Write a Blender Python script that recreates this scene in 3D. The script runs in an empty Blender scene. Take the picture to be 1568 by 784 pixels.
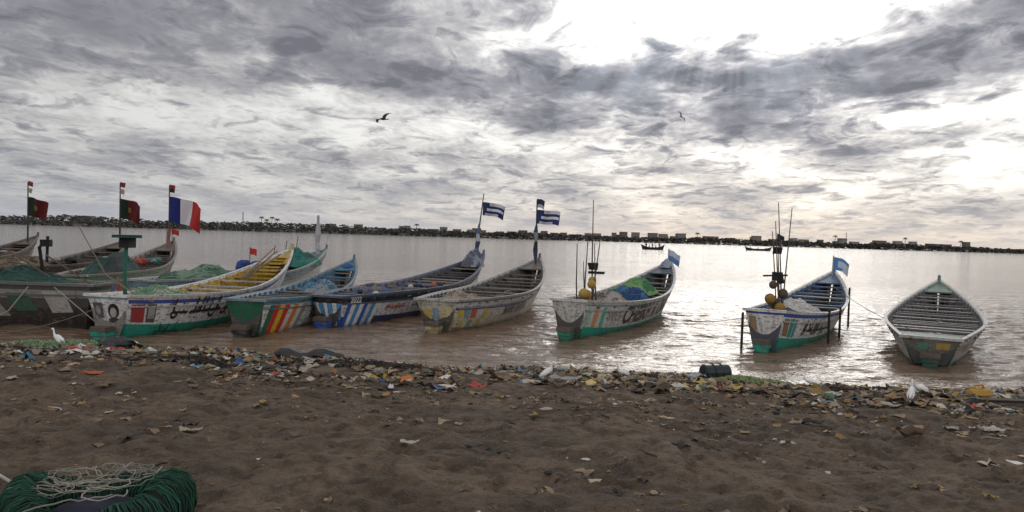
import bpy, math, random
import numpy as np
from mathutils import Vector, Matrix
random.seed(7); rng=np.random.default_rng(7)
S=bpy.context.scene
S.view_settings.view_transform='Standard'
try: S.view_settings.look='None'
except: pass
S.view_settings.exposure=0
COL=S.collection
# ------------------------------------------------------------------ noise
def vnoise(x,y,seed=0):
    xi=np.floor(x).astype(np.int64); yi=np.floor(y).astype(np.int64)
    xf=x-xi; yf=y-yi
    def h(a,b):
        n=(a*374761393+b*668265263+seed*1442695041)&0xffffffff
        n=((n^(n>>13))*1274126177)&0xffffffff
        return ((n^(n>>16))&0xffff)/65535.0
    u=xf*xf*(3-2*xf); v=yf*yf*(3-2*yf)
    return (h(xi,yi)*(1-u)+h(xi+1,yi)*u)*(1-v)+(h(xi,yi+1)*(1-u)+h(xi+1,yi+1)*u)*v
def fbm(x,y,o=4,seed=0):
    r=0;a=.5
    for i in range(o):
        r=r+a*(vnoise(x*2**i+17*i,y*2**i-9*i,seed+i)-.5); a*=.5
    return r
def shore(x):
    return 17.2-.12*x+.28*np.sin(x*.7)+.14*np.sin(x*1.9+1)+.05*np.sin(x*5.1)
def ground_z(x,y):
    x=np.asarray(x,float); y=np.asarray(y,float)
    s=shore(x)-y
    z=np.where(s>0,.95*(1-np.exp(-np.maximum(s,0)/5.5)),np.maximum(.13*s,-1.5))
    k=np.clip(s/2.0,0.12,1)
    near=(np.abs(x)<60)&(y<40)
    tr=np.abs(fbm(x*3.1+y*.8,y*3.4,3,61))
    n=fbm(x*.5,y*.5,3,3)*.18+fbm(x*2.2,y*2.2,3,11)*.15+np.maximum(fbm(x*6,y*6,3,21),-.12)*.11-np.maximum(.07-tr,0)*.6
    z=z+np.where(near,n*k,0)
    far=430+40*np.sin(x*.004+1)+np.clip(x,0,600)*.12
    z=np.where(y>far,np.minimum(1.2,-1.5+(y-far)*.12),z)
    return z
def gz(x,y): return float(ground_z(np.array([x]),np.array([y]))[0])
# ------------------------------------------------------------------ node helper
class NT:
    def __init__(s,nt): s.t=nt
    def n(s,ty,**k):
        nd=s.t.nodes.new(ty)
        for a,b in k.items(): setattr(nd,a,b)
        return nd
    def put(s,inp,v):
        if isinstance(v,(int,float,tuple,list)): inp.default_value=v
        else: s.t.links.new(v,inp)
    def m(s,op,a,b=None,c=None,clamp=False):
        nd=s.n('ShaderNodeMath',operation=op); nd.use_clamp=clamp
        s.put(nd.inputs[0],a)
        if b is not None: s.put(nd.inputs[1],b)
        if c is not None: s.put(nd.inputs[2],c)
        return nd.outputs[0]
    def noise(s,vec,scale,detail=4,rough=.5,dist=0,out='Fac'):
        nd=s.n('ShaderNodeTexNoise'); s.put(nd.inputs['Vector'],vec)
        nd.inputs['Scale'].default_value=scale; nd.inputs['Detail'].default_value=detail
        nd.inputs['Roughness'].default_value=rough; nd.inputs['Distortion'].default_value=dist
        return nd.outputs[out]
    def mapping(s,vec,scale=(1,1,1),loc=(0,0,0),rot=(0,0,0)):
        nd=s.n('ShaderNodeMapping'); s.put(nd.inputs['Vector'],vec)
        nd.inputs['Scale'].default_value=scale; nd.inputs['Location'].default_value=loc; nd.inputs['Rotation'].default_value=rot
        return nd.outputs[0]
    def mix(s,f,a,b,bt='MIX'):
        nd=s.n('ShaderNodeMix',data_type='RGBA',blend_type=bt)
        s.put(nd.inputs[0],f)
        s.put(nd.inputs[6],a if not isinstance(a,tuple) or len(a)==4 else (*a,1))
        s.put(nd.inputs[7],b if not isinstance(b,tuple) or len(b)==4 else (*b,1))
        return nd.outputs[2]
    def ramp(s,f,stops,interp='LINEAR'):
        nd=s.n('ShaderNodeValToRGB'); s.put(nd.inputs[0],f); cr=nd.color_ramp; cr.interpolation=interp
        while len(cr.elements)<len(stops): cr.elements.new(.5)
        for e,(p,c) in zip(cr.elements,stops):
            e.position=p; e.color=(*c,1) if not isinstance(c,(int,float)) else (c,c,c,1)
        return nd.outputs[0]
    def bump(s,h,strength,dist,nrm=None):
        nd=s.n('ShaderNodeBump'); s.put(nd.inputs['Height'],h)
        nd.inputs['Strength'].default_value=strength; nd.inputs['Distance'].default_value=dist
        if nrm is not None: s.put(nd.inputs['Normal'],nrm)
        return nd.outputs[0]
def newmat(name):
    m=bpy.data.materials.new(name); m.use_nodes=True
    b=m.node_tree.nodes['Principled BSDF']
    return m,NT(m.node_tree),b
# ------------------------------------------------------------------ world
SAZ,SEL=.30,.31
w=bpy.data.worlds.new("World"); S.world=w; w.use_nodes=True
T=NT(w.node_tree)
for nd in list(w.node_tree.nodes): w.node_tree.nodes.remove(nd)
tc=T.n('ShaderNodeTexCoord'); sp=T.n('ShaderNodeSeparateXYZ'); T.put(sp.inputs[0],tc.outputs['Generated'])
X,Y,Z=sp.outputs
az=T.m('ARCTAN2',X,Y); el=T.m('ARCSINE',Z)
den=T.m('ADD',T.m('MAXIMUM',Z,0.0),.13)
cv=T.n('ShaderNodeCombineXYZ'); T.put(cv.inputs[0],T.m('DIVIDE',X,den)); T.put(cv.inputs[1],T.m('DIVIDE',Y,den))
P=cv.outputs[0]
w1=T.noise(T.mapping(P,(1,.8,1),(4,2,0)),2.2,4,.6)
w2=T.noise(T.mapping(P,(1,.8,1),(-7,9,3)),2.2,4,.6)
azw=T.m('ADD',az,T.m('MULTIPLY',T.m('SUBTRACT',w1,.5),.32))
elw=T.m('ADD',el,T.m('MULTIPLY',T.m('SUBTRACT',w2,.5),.19))
def gauss(a0,e0,sa,se,amp):
    a=T.m('POWER',T.m('ABSOLUTE',T.m('DIVIDE',T.m('SUBTRACT',azw,a0),sa)),2)
    e=T.m('POWER',T.m('ABSOLUTE',T.m('DIVIDE',T.m('SUBTRACT',elw,e0),se)),2)
    return T.m('MULTIPLY',T.m('EXPONENT',T.m('MULTIPLY',T.m('ADD',a,e),-1)),amp)
blobs=[(-.33,.25,.27,.05,.42),(-.10,.20,.14,.03,.28),(-.58,.19,.10,.05,.15),(.16,.18,.24,.038,.50),(.42,.18,.13,.036,.42),
       (.57,.27,.10,.05,.62),(.29,.30,.18,.060,-1.2),(.58,.12,.13,.06,-.42),(-.35,.12,.32,.035,-.18),(.02,.13,.3,.02,-.10),(.0,.275,.06,.03,-.18),(.25,.13,.3,.012,.12)]
d=None
for bl in blobs:
    g=gauss(*bl); d=g if d is None else T.m('ADD',d,g)
N1=T.noise(T.mapping(P,(1.1,.8,1),(1.3,5,0),(0,0,.3)),1.5,7,.57,.3)
N2=T.noise(T.mapping(P,(1.1,.85,1),(11,3,0),(0,0,-.35)),4.6,8,.60,.6)
N3=T.noise(T.mapping(P,(1.1,.8,1),(3,8,0),(0,0,-.35)),17,3,.6,.4)
# billowed cells give the broken, bright-edged altocumulus
bil=T.m('ABSOLUTE',T.m('SUBTRACT',N2,.5))
d=T.m('ADD',d,T.m('MULTIPLY',T.m('SUBTRACT',N1,.5),1.6))
d=T.m('ADD',d,T.m('MULTIPLY',T.m('SUBTRACT',N2,.5),.95))
d=T.m('ADD',d,T.m('MULTIPLY',T.m('SUBTRACT',bil,.07),1.7))
d=T.m('ADD',d,T.m('MULTIPLY',T.m('SUBTRACT',N3,.5),.34))
d=T.m('ADD',d,.385,clamp=True)
base=T.ramp(d,[(0,(.92,.91,.89)),(.2,(.70,.69,.68)),(.36,(.50,.495,.505)),(.58,(.325,.325,.36)),(1,(.20,.205,.24))])
ang2=T.m('ADD',T.m('POWER',T.m('ABSOLUTE',T.m('SUBTRACT',az,SAZ)),2),T.m('POWER',T.m('ABSOLUTE',T.m('MULTIPLY',T.m('SUBTRACT',el,SEL),1.3)),2))
G=T.m('EXPONENT',T.m('MULTIPLY',ang2,-1/(.22**2)))
Gw=T.m('EXPONENT',T.m('MULTIPLY',ang2,-1/(.5**2)))
thin=T.m('SUBTRACT',1.0,d)
lit=T.m('ADD',T.m('MULTIPLY',T.m('MULTIPLY',G,T.m('POWER',thin,2)),1.5),T.m('ADD',.86,T.m('MULTIPLY',Gw,T.m('MULTIPLY_ADD',thin,.7,.08))))
# unseen clouds behind the camera, brightened as added fill for hull fronts and sand
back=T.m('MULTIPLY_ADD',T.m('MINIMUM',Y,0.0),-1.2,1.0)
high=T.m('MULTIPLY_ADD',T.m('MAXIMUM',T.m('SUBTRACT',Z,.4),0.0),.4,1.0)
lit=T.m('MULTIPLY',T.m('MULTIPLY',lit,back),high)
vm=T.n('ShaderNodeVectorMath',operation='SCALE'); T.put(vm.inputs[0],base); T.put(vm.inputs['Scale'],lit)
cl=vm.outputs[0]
hz=T.m('EXPONENT',T.m('MULTIPLY',T.m('MAXIMUM',el,0),-1/.05))
hzf=T.m('MULTIPLY',hz,.92,clamp=True)
hr=T.m('MULTIPLY_ADD',az,.8,.45,clamp=True)
hcol=T.mix(hr,(.45,.47,.52),(.70,.655,.62))
cl=T.mix(hzf,cl,hcol)
th=T.m('ARCTAN2',T.m('SUBTRACT',az,SAZ-.03),T.m('SUBTRACT',SEL+.12,el))
c2=T.n('ShaderNodeCombineXYZ'); T.put(c2.inputs[0],T.m('MULTIPLY',th,13.0)); c2.inputs[1].default_value=4.4
rn=T.noise(c2.outputs[0],1.0,2,.5)
rr=T.m('SMOOTH_MIN',1.0,T.m('MULTIPLY',T.m('MAXIMUM',T.m('SUBTRACT',rn,.36),0),3.2),.2)
ray2=T.m('ADD',T.m('POWER',T.m('ABSOLUTE',T.m('DIVIDE',T.m('SUBTRACT',az,.22),.20)),2),T.m('POWER',T.m('ABSOLUTE',T.m('DIVIDE',T.m('SUBTRACT',el,.205),.055)),2))
rmask=T.m('MULTIPLY',T.m('EXPONENT',T.m('MULTIPLY',ray2,-1)),T.m('MULTIPLY',rr,.19))
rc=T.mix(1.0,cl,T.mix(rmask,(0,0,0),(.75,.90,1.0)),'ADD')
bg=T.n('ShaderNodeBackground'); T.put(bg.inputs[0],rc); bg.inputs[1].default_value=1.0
sky=T.n('ShaderNodeTexSky'); sky.sky_type='NISHITA'; sky.sun_disc=False; sky.sun_elevation=SEL; sky.sun_rotation=SAZ; sky.air_density=1.0; sky.dust_density=1
bg2=T.n('ShaderNodeBackground'); T.put(bg2.inputs[0],sky.outputs[0]); bg2.inputs[1].default_value=.05
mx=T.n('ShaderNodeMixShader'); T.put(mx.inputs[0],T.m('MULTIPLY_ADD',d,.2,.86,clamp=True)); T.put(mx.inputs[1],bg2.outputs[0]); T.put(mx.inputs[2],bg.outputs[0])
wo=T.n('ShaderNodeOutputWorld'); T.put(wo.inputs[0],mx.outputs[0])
# sun
sl=bpy.data.lights.new('sun','SUN'); sl.energy=.5; sl.angle=math.radians(26); sl.color=(1,.95,.88)
so=bpy.data.objects.new('sun',sl); COL.objects.link(so)
sd=Vector((math.sin(SAZ)*math.cos(SEL),math.cos(SAZ)*math.cos(SEL),math.sin(SEL)))
so.rotation_euler=sd.to_track_quat('Z','Y').to_euler()
# camera
cam=bpy.data.cameras.new('camera'); co=bpy.data.objects.new('camera',cam); COL.objects.link(co); S.camera=co
cam.lens=27.7; cam.sensor_width=36; cam.clip_end=20000; cam.clip_start=.05
co.matrix_world=Matrix.Translation((0,0,3.0))@Matrix.Rotation(math.radians(90-1.61),4,'X')@Matrix.Rotation(math.radians(1.72),4,'Z')
# ------------------------------------------------------------------ materials
def attr_mat(name,rough=.8,var=.35,scale=9,bumpd=.01,grime=0):
    m,t,b=newmat(name)
    a=t.n('ShaderNodeAttribute',attribute_name='Col'); c=a.outputs['Color']
    g=t.n('ShaderNodeTexCoord').outputs['Object']
    n=t.noise(g,scale,4,.65)
    c=t.mix(t.m('MULTIPLY',t.m('SUBTRACT',n,.42,clamp=True),var*4,clamp=True),c,t.mix(1,c,(.42,.37,.33),'MULTIPLY'))
    if grime:
        n2=t.noise(t.mapping(g,(1.6,1.6,6)),3.2,7,.72)
        peel=t.ramp(n2,[(.55,0),(.59,1)])
        wood=t.mix(t.noise(g,14,3),(.05,.036,.027),(.20,.155,.12))
        c=t.mix(t.m('MULTIPLY',peel,.8*grime),c,wood)
        st=t.noise(t.mapping(g,(11,11,.7)),1.2,5,.7)
        c=t.mix(t.m('MULTIPLY',t.ramp(st,[(.51,0),(.68,1)]),.65*grime),c,(.085,.06,.042))
        s3=t.n('ShaderNodeSeparateXYZ'); t.put(s3.inputs[0],g)
        wl=t.m('MULTIPLY_ADD',s3.outputs[2],-7,t.m('MULTIPLY_ADD',n,1.4,.1),clamp=True)
        c=t.mix(t.m('MULTIPLY',wl,.65),c,(.03,.045,.03))
    t.put(b.inputs['Base Color'],c); b.inputs['Roughness'].default_value=rough
    t.put(b.inputs['Normal'],t.bump(t.noise(g,scale*4,4,.7),.6,bumpd))
    return m
M_paint=attr_mat('weathered_boat_paint',.5,.26,5,.014,1.0)
M_mark=attr_mat('painted_lettering',.5,.15,5,.008,.6)
M_matte=attr_mat('mixed_matte',.85,.25,12,.006)
M_cloth=attr_mat('flag_cloth',.9,.1,6,.003)
M_net=attr_mat('fishing_net',.9,.6,22,.05)
M_plain=attr_mat('feathers',.8,.05,8,.002)
M_fol=attr_mat('foliage',.9,.5,.15,.05)
M_house=attr_mat('painted_plaster',.9,.3,.5,.01)
M_plast=attr_mat('plastic',.35,.2,10,.004)
# ------------------------------------------------------------------ mesh builder
class MB:
    def __init__(s): s.v=[];s.f=[];s.c=[]
    def add(s,vs,fs,col):
        o=len(s.v); s.v+= [tuple(p) for p in vs]
        for i,f in enumerate(fs):
            s.f.append(tuple(o+k for k in f)); s.c.append(col[i] if isinstance(col,list) else col)
    def grid(s,fn,nu,nv,col):
        vs=[fn(i/nu,j/nv) for i in range(nu+1) for j in range(nv+1)]
        fs=[];cs=[]
        for i in range(nu):
            for j in range(nv):
                a=i*(nv+1)+j; fs.append((a,a+nv+1,a+nv+2,a+1))
                cs.append(col((i+.5)/nu,(j+.5)/nv) if callable(col) else col)
        s.add(vs,fs,cs)
    def box(s,c,sz,col,rot=None,jit=0):
        vs=[]
        for dx in(-.5,.5):
            for dy in(-.5,.5):
                for dz in(-.5,.5):
                    p=Vector((dx*sz[0]+random.uniform(-jit,jit),dy*sz[1]+random.uniform(-jit,jit),dz*sz[2]))
                    if rot is not None: p=rot@p
                    vs.append(p+Vector(c))
        s.add(vs,[(0,1,3,2),(4,6,7,5),(0,4,5,1),(2,3,7,6),(0,2,6,4),(1,5,7,3)],col)
    def tube(s,pts,rad,col,n=8,flat=1.0,cap=True):
        pts=[Vector(p) for p in pts]
        if isinstance(rad,(int,float)): rad=[rad]*len(pts)
        d0=(pts[1]-pts[0]).normalized()
        up=Vector((0,0,1)) if abs(d0.z)<.9 else Vector((0,1,0))
        vs=[];fs=[]
        for i,p in enumerate(pts):
            d=(pts[min(i+1,len(pts)-1)]-pts[max(i-1,0)])
            if d.length<1e-6: d=d0
            d=d.normalized(); a=d.cross(up)
            if a.length<1e-3: a=d.cross(Vector((1,0,0)))
            a.normalize(); b=a.cross(d).normalized(); up=b
            for k in range(n):
                t=2*math.pi*k/n
                vs.append(p+a*(math.cos(t)*rad[i]*flat)+b*(math.sin(t)*rad[i]))
        for i in range(len(pts)-1):
            for k in range(n):
                k2=(k+1)%n; fs.append((i*n+k,i*n+k2,(i+1)*n+k2,(i+1)*n+k))
        if cap:
            fs.append(tuple(range(n-1,-1,-1))); fs.append(tuple((len(pts)-1)*n+k for k in range(n)))
        cs=[col(i//n/(len(pts)-1)) if callable(col) else col for i in range(len(fs))]
        s.add(vs,fs,cs)
    def ball(s,c,r,col,sz=(1,1,1),nz=0,seed=0,n=10):
        def fn(u,v):
            th=u*2*math.pi; ph=v*math.pi
            p=Vector((math.sin(ph)*math.cos(th)*sz[0],math.sin(ph)*math.sin(th)*sz[1],math.cos(ph)*sz[2]))*r
            if nz:
                k=1+nz*(math.sin(3*th+seed)*math.sin(ph)*math.cos(4*ph+seed)+.5*math.sin(7*th+2*seed)*math.sin(5*ph))
                p*=k
            return p+Vector(c)
        s.grid(fn,n,n//2+1,col)
    def obj(s,name,mat,parent=None,smooth=False):
        me=bpy.data.meshes.new(name); me.from_pydata(s.v,[],s.f)
        at=me.color_attributes.new('Col','FLOAT_COLOR','CORNER')
        arr=[]
        for f,c in zip(s.f,s.c): arr+= [c[0],c[1],c[2],1]*len(f)
        at.data.foreach_set('color',arr)
        if smooth: me.polygons.foreach_set('use_smooth',[True]*len(me.polygons))
        me.materials.append(mat); me.update()
        o=bpy.data.objects.new(name,me); COL.objects.link(o)
        if parent: o.parent=parent
        return o
def empty(name,loc=(0,0,0),yaw=0):
    e=bpy.data.objects.new(name,None); COL.objects.link(e); e.location=loc; e.rotation_euler=(0,0,yaw); e.empty_display_size=.2; return e
def gridmesh(name,xs,ys,zf,mat,attrf=None):
    XX,YY=np.meshgrid(xs,ys,indexing='ij'); ZZ=zf(XX,YY)
    nx,ny=len(xs),len(ys)
    v=np.stack([XX,YY,ZZ],-1).reshape(-1,3)
    i=np.arange(nx-1)[:,None]*ny+np.arange(ny-1)[None,:]
    f=np.stack([i,i+ny,i+ny+1,i+1],-1).reshape(-1,4)
    me=bpy.data.meshes.new(name)
    me.vertices.add(len(v)); me.vertices.foreach_set('co',v.ravel())
    me.loops.add(f.size); me.loops.foreach_set('vertex_index',f.ravel())
    me.polygons.add(len(f)); me.polygons.foreach_set('loop_start',np.arange(len(f))*4); me.polygons.foreach_set('loop_total',np.full(len(f),4))
    me.polygons.foreach_set('use_smooth',np.ones(len(f),bool))
    me.update(calc_edges=True)
    if attrf is not None:
        a=attrf(XX,YY).ravel()
        at=me.attributes.new('shore','FLOAT','POINT'); at.data.foreach_set('value',a)
    me.materials.append(mat)
    o=bpy.data.objects.new(name,me); COL.objects.link(o); return o
# ------------------------------------------------------------------ ground
m,t,b=newmat('trampled_sand')
g=t.n('ShaderNodeTexCoord').outputs['Object']
sh=t.n('ShaderNodeAttribute',attribute_name='shore').outputs['Fac']
n1=t.noise(g,.9,6,.65); n2=t.noise(g,6,6,.7); n3=t.noise(g,38,4,.7)
c=t.mix(t.ramp(n1,[(.40,0),(.60,1)]),(.105,.072,.047),(.22,.155,.102))
c=t.mix(t.m('MULTIPLY',t.ramp(n2,[(.47,0),(.60,1)]),.65),c,(.062,.041,.028))
c=t.mix(t.ramp(n3,[(.60,0),(.70,.75)]),c,(.36,.28,.20))
c=t.mix(t.ramp(n3,[(.32,.8),(.42,0)]),c,(.035,.025,.018))
wet=t.m('SUBTRACT',1.0,t.m('DIVIDE',t.m('MULTIPLY_ADD',t.m('SUBTRACT',n1,.5),4.0,sh),3.0),clamp=True)
c=t.mix(t.m('MULTIPLY',wet,.85),c,(.034,.024,.017))
fs=t.n('ShaderNodeSeparateXYZ'); t.put(fs.inputs[0],g)
c=t.mix(t.m('GREATER_THAN',fs.outputs[1],200.0),c,(.06,.065,.04))
t.put(b.inputs['Base Color'],c); t.put(b.inputs['Roughness'],t.m('MULTIPLY_ADD',wet,-.5,.9))
h=t.m('ADD',t.m('MULTIPLY',n2,.8),t.m('MULTIPLY',n3,.22))
t.put(b.inputs['Normal'],t.bump(h,1,.22))
M_sand=m
xs=np.concatenate([[-6000,-2500,-1200,-700,-450,-300,-180,-110,-70,-50,-40,-32,-26,-22],np.arange(-18,16,.055),[16.5,18,21,26,34,45,60,90,150,260,420,650,1100,2500,6000]])
ys=np.concatenate([[-300,-60,-15,-4,0,2,3.2],np.arange(4,20,.05),[20.5,22,26,34,50,80,150,260,360,400,420,440,455,470,485,500,520,545,580,640,800,1500,4000,9000]])
gridmesh('beach_ground',xs,ys,ground_z,M_sand,lambda x,y:np.clip(shore(x)-y,-5,50))
# ------------------------------------------------------------------ water
m,t,b=newmat('muddy_river_water')
g=t.n('ShaderNodeTexCoord').outputs['Object']
a1=t.noise(t.mapping(g,(.5,1.25,1),rot=(0,0,.25)),1.9,4,.6,.4)
a2=t.noise(t.mapping(g,(.45,1.2,1),rot=(0,0,-.2)),.45,3,.6,.3)
a3=t.noise(t.mapping(g,(.6,1.2,1)),7,3,.6,.2)
big=t.noise(t.mapping(g,(.012,.05,1)),1,3,.5)
hh=t.m('ADD',t.m('ADD',t.m('MULTIPLY',a1,.60),t.m('MULTIPLY',a2,.9)),t.m('MULTIPLY',a3,.09))
hh=t.m('MULTIPLY',hh,t.m('MULTIPLY_ADD',big,1.3,.35))
t.put(b.inputs['Normal'],t.bump(hh,1,.18))
t.put(b.inputs['Base Color'],t.mix(t.ramp(big,[(.35,0),(.65,1)]),(.150,.098,.064),(.20,.136,.092)))
b.inputs['Roughness'].default_value=.08; b.inputs['IOR'].default_value=1.33; b.inputs['Specular IOR Level'].default_value=.5
M_water=m
def water_z(x,y):
    k=np.clip((60-y)/30,0,1); s=y-shore(x)
    a=x+.25*y; q=y-.2*x
    w1_=fbm(a*.9,q*2.6,3,31)
    z=(w1_*.13+(.05-np.abs(fbm(a*.55,q*1.7,3,35)))*.20+fbm(x*.25,y*.7,2,41)*.06)*k
    z=z+.035*np.sin(s*4.2+fbm(x*.4,y*.4,3,55)*9)*np.exp(-np.maximum(s,0)/2.5)
    return np.where(np.abs(x)<60,z-.01,0)*np.clip(.3+np.abs(s)*.3,0,1)
xs=np.concatenate([[-6000,-2000,-800,-300,-120,-60],np.arange(-40,30,.09),[45,60,120,300,800,2000,6000]])
ys=np.concatenate([[13.2],np.arange(13.6,34,.07),np.arange(34,62,.2),[70,90,130,200,300,500,1000]])
gridmesh('river_water',xs,ys,water_z,M_water)
# ------------------------------------------------------------------ boats
W=(.80,.80,.79); CR=(.62,.58,.48); GR=(.010,.25,.15); TL=(.012,.34,.245); BL=(.03,.12,.48); LB=(.07,.30,.60); BK=(.015,.015,.017)
YE=(.78,.47,.03); RD=(.58,.04,.025); OR=(.72,.23,.03); BR=(.16,.09,.055); WD=(.11,.085,.065); GY=(.32,.32,.32); DG=(.015,.10,.07)
class Boat:
    def __init__(s,name,N,F,B,zn,zm,zf,rows,tr=None,inner=WD,inner2=None,deck=WD,rail=W,thw=None,k0=.42,gap=.75):
        s.N=N; s.L=math.hypot(F[0]-N[0],F[1]-N[1]); s.B=B; s.zn,s.zm,s.zf=zn,zm,zf; s.k0=k0
        yaw=math.atan2(F[1]-N[1],F[0]-N[0])
        s.e=empty(name,(N[0],N[1],0),yaw); s.yaw=yaw
        L=s.L
        def rowcol(rows,v):
            for lim,c in rows:
                if v<=lim: return c
            return rows[-1][1]
        m=MB()
        for side in(-1,1):
            m.grid(lambda u,v:s.P(u,v,side),90,24,lambda u,v:rowcol(rows,v))
        tr=tr or rows
        def tf(a,v):
            p0=s.P(0,v,-1); q=p0.copy(); q.y=p0.y*(1-2*a); q.x-=.10*(1-(2*a-1)**2); return q
        s.tf=tf
        m.grid(tf,12,24,lambda u,v:rowcol(tr,v))
        m.grid(lambda u,v:Vector((s.P(u,0,-1).x,s.P(u,0,-1).y*(1-2*v),s.P(u,0,-1).z)),60,4,BK)
        for q in range(4):
            z=-.05+q*.11
            m.box((-.05-.05*q,0,z),(.5-.05*q,.30+.05*q,.12),rowcol(tr,.1) if q<3 else WD,jit=.015)
        def strip(v0,v1,o0,o1,col,side):
            def fn(u,w):
                prof=[(v0,o0),(v0,o1),(v1,o1),(v1,o0),(v0,o0)][int(round(w*4))]
                return s.P(u,prof[0],side,prof[1])
            m.grid(fn,70,4,col)
        for side in(-1,1):
            strip(.965,1.025,-.06,.04,rail,side)
            strip(.75,.785,-.0,.03,tuple(x*.8 for x in rail),side)
        w0=s.wt(0); m.box((-.05,0,zn+.0),(.13,2*w0+.10,.07),rail,jit=.01)
        m.obj('hull',M_paint,s.e)
        m=MB(); inner2=inner2 or inner
        for side in(-1,1):
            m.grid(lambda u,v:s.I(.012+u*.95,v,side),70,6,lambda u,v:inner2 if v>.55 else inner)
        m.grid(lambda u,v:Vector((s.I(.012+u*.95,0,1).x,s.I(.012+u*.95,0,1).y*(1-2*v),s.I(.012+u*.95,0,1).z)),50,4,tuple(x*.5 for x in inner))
        m.grid(lambda u,v:Vector((.05+.03*v,s.I(.012,v,1).y*(1-2*u),s.I(.012,v,1).z)),6,4,inner)
        u=.5
        while u<L*.93:
            for side in(-1,1):
                m.tube([s.I(u/L,0.02*k if k==0 else k/6,side)+Vector((0,-side*.03,0)) for k in range(7)],.032,inner2,4)
            u+=.5
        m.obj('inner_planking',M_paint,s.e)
        m=MB(); u=.8; i=0
        while u<L*.88:
            t_=u/L; wdt=s.wt(t_)-.03; z=s.zt(t_)-random.choice([.10,.12,.16])
            cs=thw or [WD,(.22,.195,.165),(.08,.065,.055)]
            m.box((u,0,z),(random.choice([.12,.18,.24]),2*wdt,.045),random.choice(cs),Matrix.Rotation(random.uniform(-.03,.03),3,'Z'),.01)
            u+=gap*random.uniform(.75,1.25); i+=1
        for k in range(7):
            uu=random.uniform(.15,.8)*L; m.box((uu,random.uniform(-.4,.4),s.zt(uu/L)-random.uniform(.25,.5)),(random.uniform(.6,1.8),.09,.05),random.choice([(.12,.1,.08),(.3,.27,.22),(.2,.17,.14)]),Matrix.Rotation(random.uniform(-.5,.5),3,'Z'))
        m.obj('thwarts',M_paint,s.e)
        m=MB()
        for a,bb,dz in((0.005,.075,-.035),(.875,.99,-.03)):
            nb=5
            for k in range(nb):
                t0=a+(bb-a)*k/nb; t1=a+(bb-a)*(k+.94)/nb
                v=[(t0*L,s.wt(t0)-.02,s.zt(t0)+dz),(t1*L,s.wt(t1)-.02,s.zt(t1)+dz),(t1*L,-s.wt(t1)+.02,s.zt(t1)+dz),(t0*L,-s.wt(t0)+.02,s.zt(t0)+dz)]
                v+=[(x,y,z-.05) for x,y,z in v]
                m.add(v,[(0,1,2,3),(7,6,5,4),(0,4,5,1),(1,5,6,2),(2,6,7,3),(3,7,4,0)],deck)
        m.tube([(L-.25,0,zf-.35),(L-.02,0,zf+.05),(L+.03,0,zf+.2)],[.07,.06,.05],deck,8)
        m.obj('end_decks',M_paint,s.e)
        s.dec=MB(); s.x=MB()
    def wt(s,t):
        if t<.4: return s.B/2*(s.k0+(1-s.k0)*math.sin(math.pi/2*t/.4))
        return s.B/2*(1-min(1,(t-.4)/.6)**2.3)+.04*min(1,(t-.4)/.5)
    def wb(s,t): return s.wt(t)*.52*(1-max(0,(t-.75)/.25)**2*.8)+.0
    def zt(s,t):
        z=s.zm
        if t<.4: z+=(s.zn-s.zm)*(1-t/.4)**2
        else: z+=(s.zf-s.zm)*((t-.4)/.6)**2.1
        return z
    def zb(s,t):
        z=-.28
        if t<.3: z+=.22*(1-t/.3)**2
        if t>.6: z+=.75*((t-.6)/.4)**2
        return z
    def P(s,t,v,side,off=0):
        t=min(max(t,0),1); vv=max(v,0)
        sx=(.28+t*(s.L-1.3))*(1-min(vv,1))+t*s.L*min(vv,1)
        w=s.wb(t)+(s.wt(t)-s.wb(t))*vv**.8+off
        return Vector((sx,side*w,s.zb(t)+(s.zt(t)-s.zb(t))*v))
    def I(s,t,v,side):
        z0=s.zb(t)+.10; z1=s.zt(t)-.01
        w0=max(.02,s.wb(t)-.02); w1=max(.02,s.wt(t)-.055)
        sx=(.34+t*(s.L-1.4))*(1-v)+t*s.L*v
        return Vector((sx,side*(w0+(w1-w0)*v**.8),z0+(z1-z0)*v))
    def V(s,u,v,off=.008): return s.P(u/s.L,v,-1,off)
    def patch(s,u0,u1,v0,v1,col,skew=0,off=.008):
        s.dec.grid(lambda a,c:s.V(u0+(u1-u0)*a+skew*c,v0+(v1-v0)*c,off),6,6,col)
    def tpatch(s,a0,a1,v0,v1,col,skew=0,off=.012):
        s.dec.grid(lambda a,c:s.tf(a0+(a1-a0)*a+skew*c,v0+(v1-v0)*c)+Vector((-off,0,0)),6,6,col)
    def ribbons(s,lines,u0,v0,sc,col,off=.016,trans=False):
        for ln in lines:
            n=len(ln)
            for i in range(n-1):
                x0,y0,w0=ln[i]; x1,y1,w1=ln[i+1]
                dx,dy=x1-x0,y1-y0; l=math.hypot(dx,dy) or 1; nx,ny=-dy/l,dx/l
                q=[(x0-nx*w0,y0-ny*w0),(x1-nx*w1,y1-ny*w1),(x1+nx*w1,y1+ny*w1),(x0+nx*w0,y0+ny*w0)]
                if trans: pts=[s.tf(u0+x*sc,v0+y*sc*1.2)+Vector((-off,0,0)) for x,y in q]
                else:
                    pts=[]
                    for x,y in q:
                        t=(u0+x*sc)/s.L; H=s.zt(t)-s.zb(t)
                        pts.append(s.P(t,v0+y*sc/H,-1,off+random.uniform(0,.0015)))
                s.dec.add(pts,[(0,1,2,3)],col)
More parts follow.
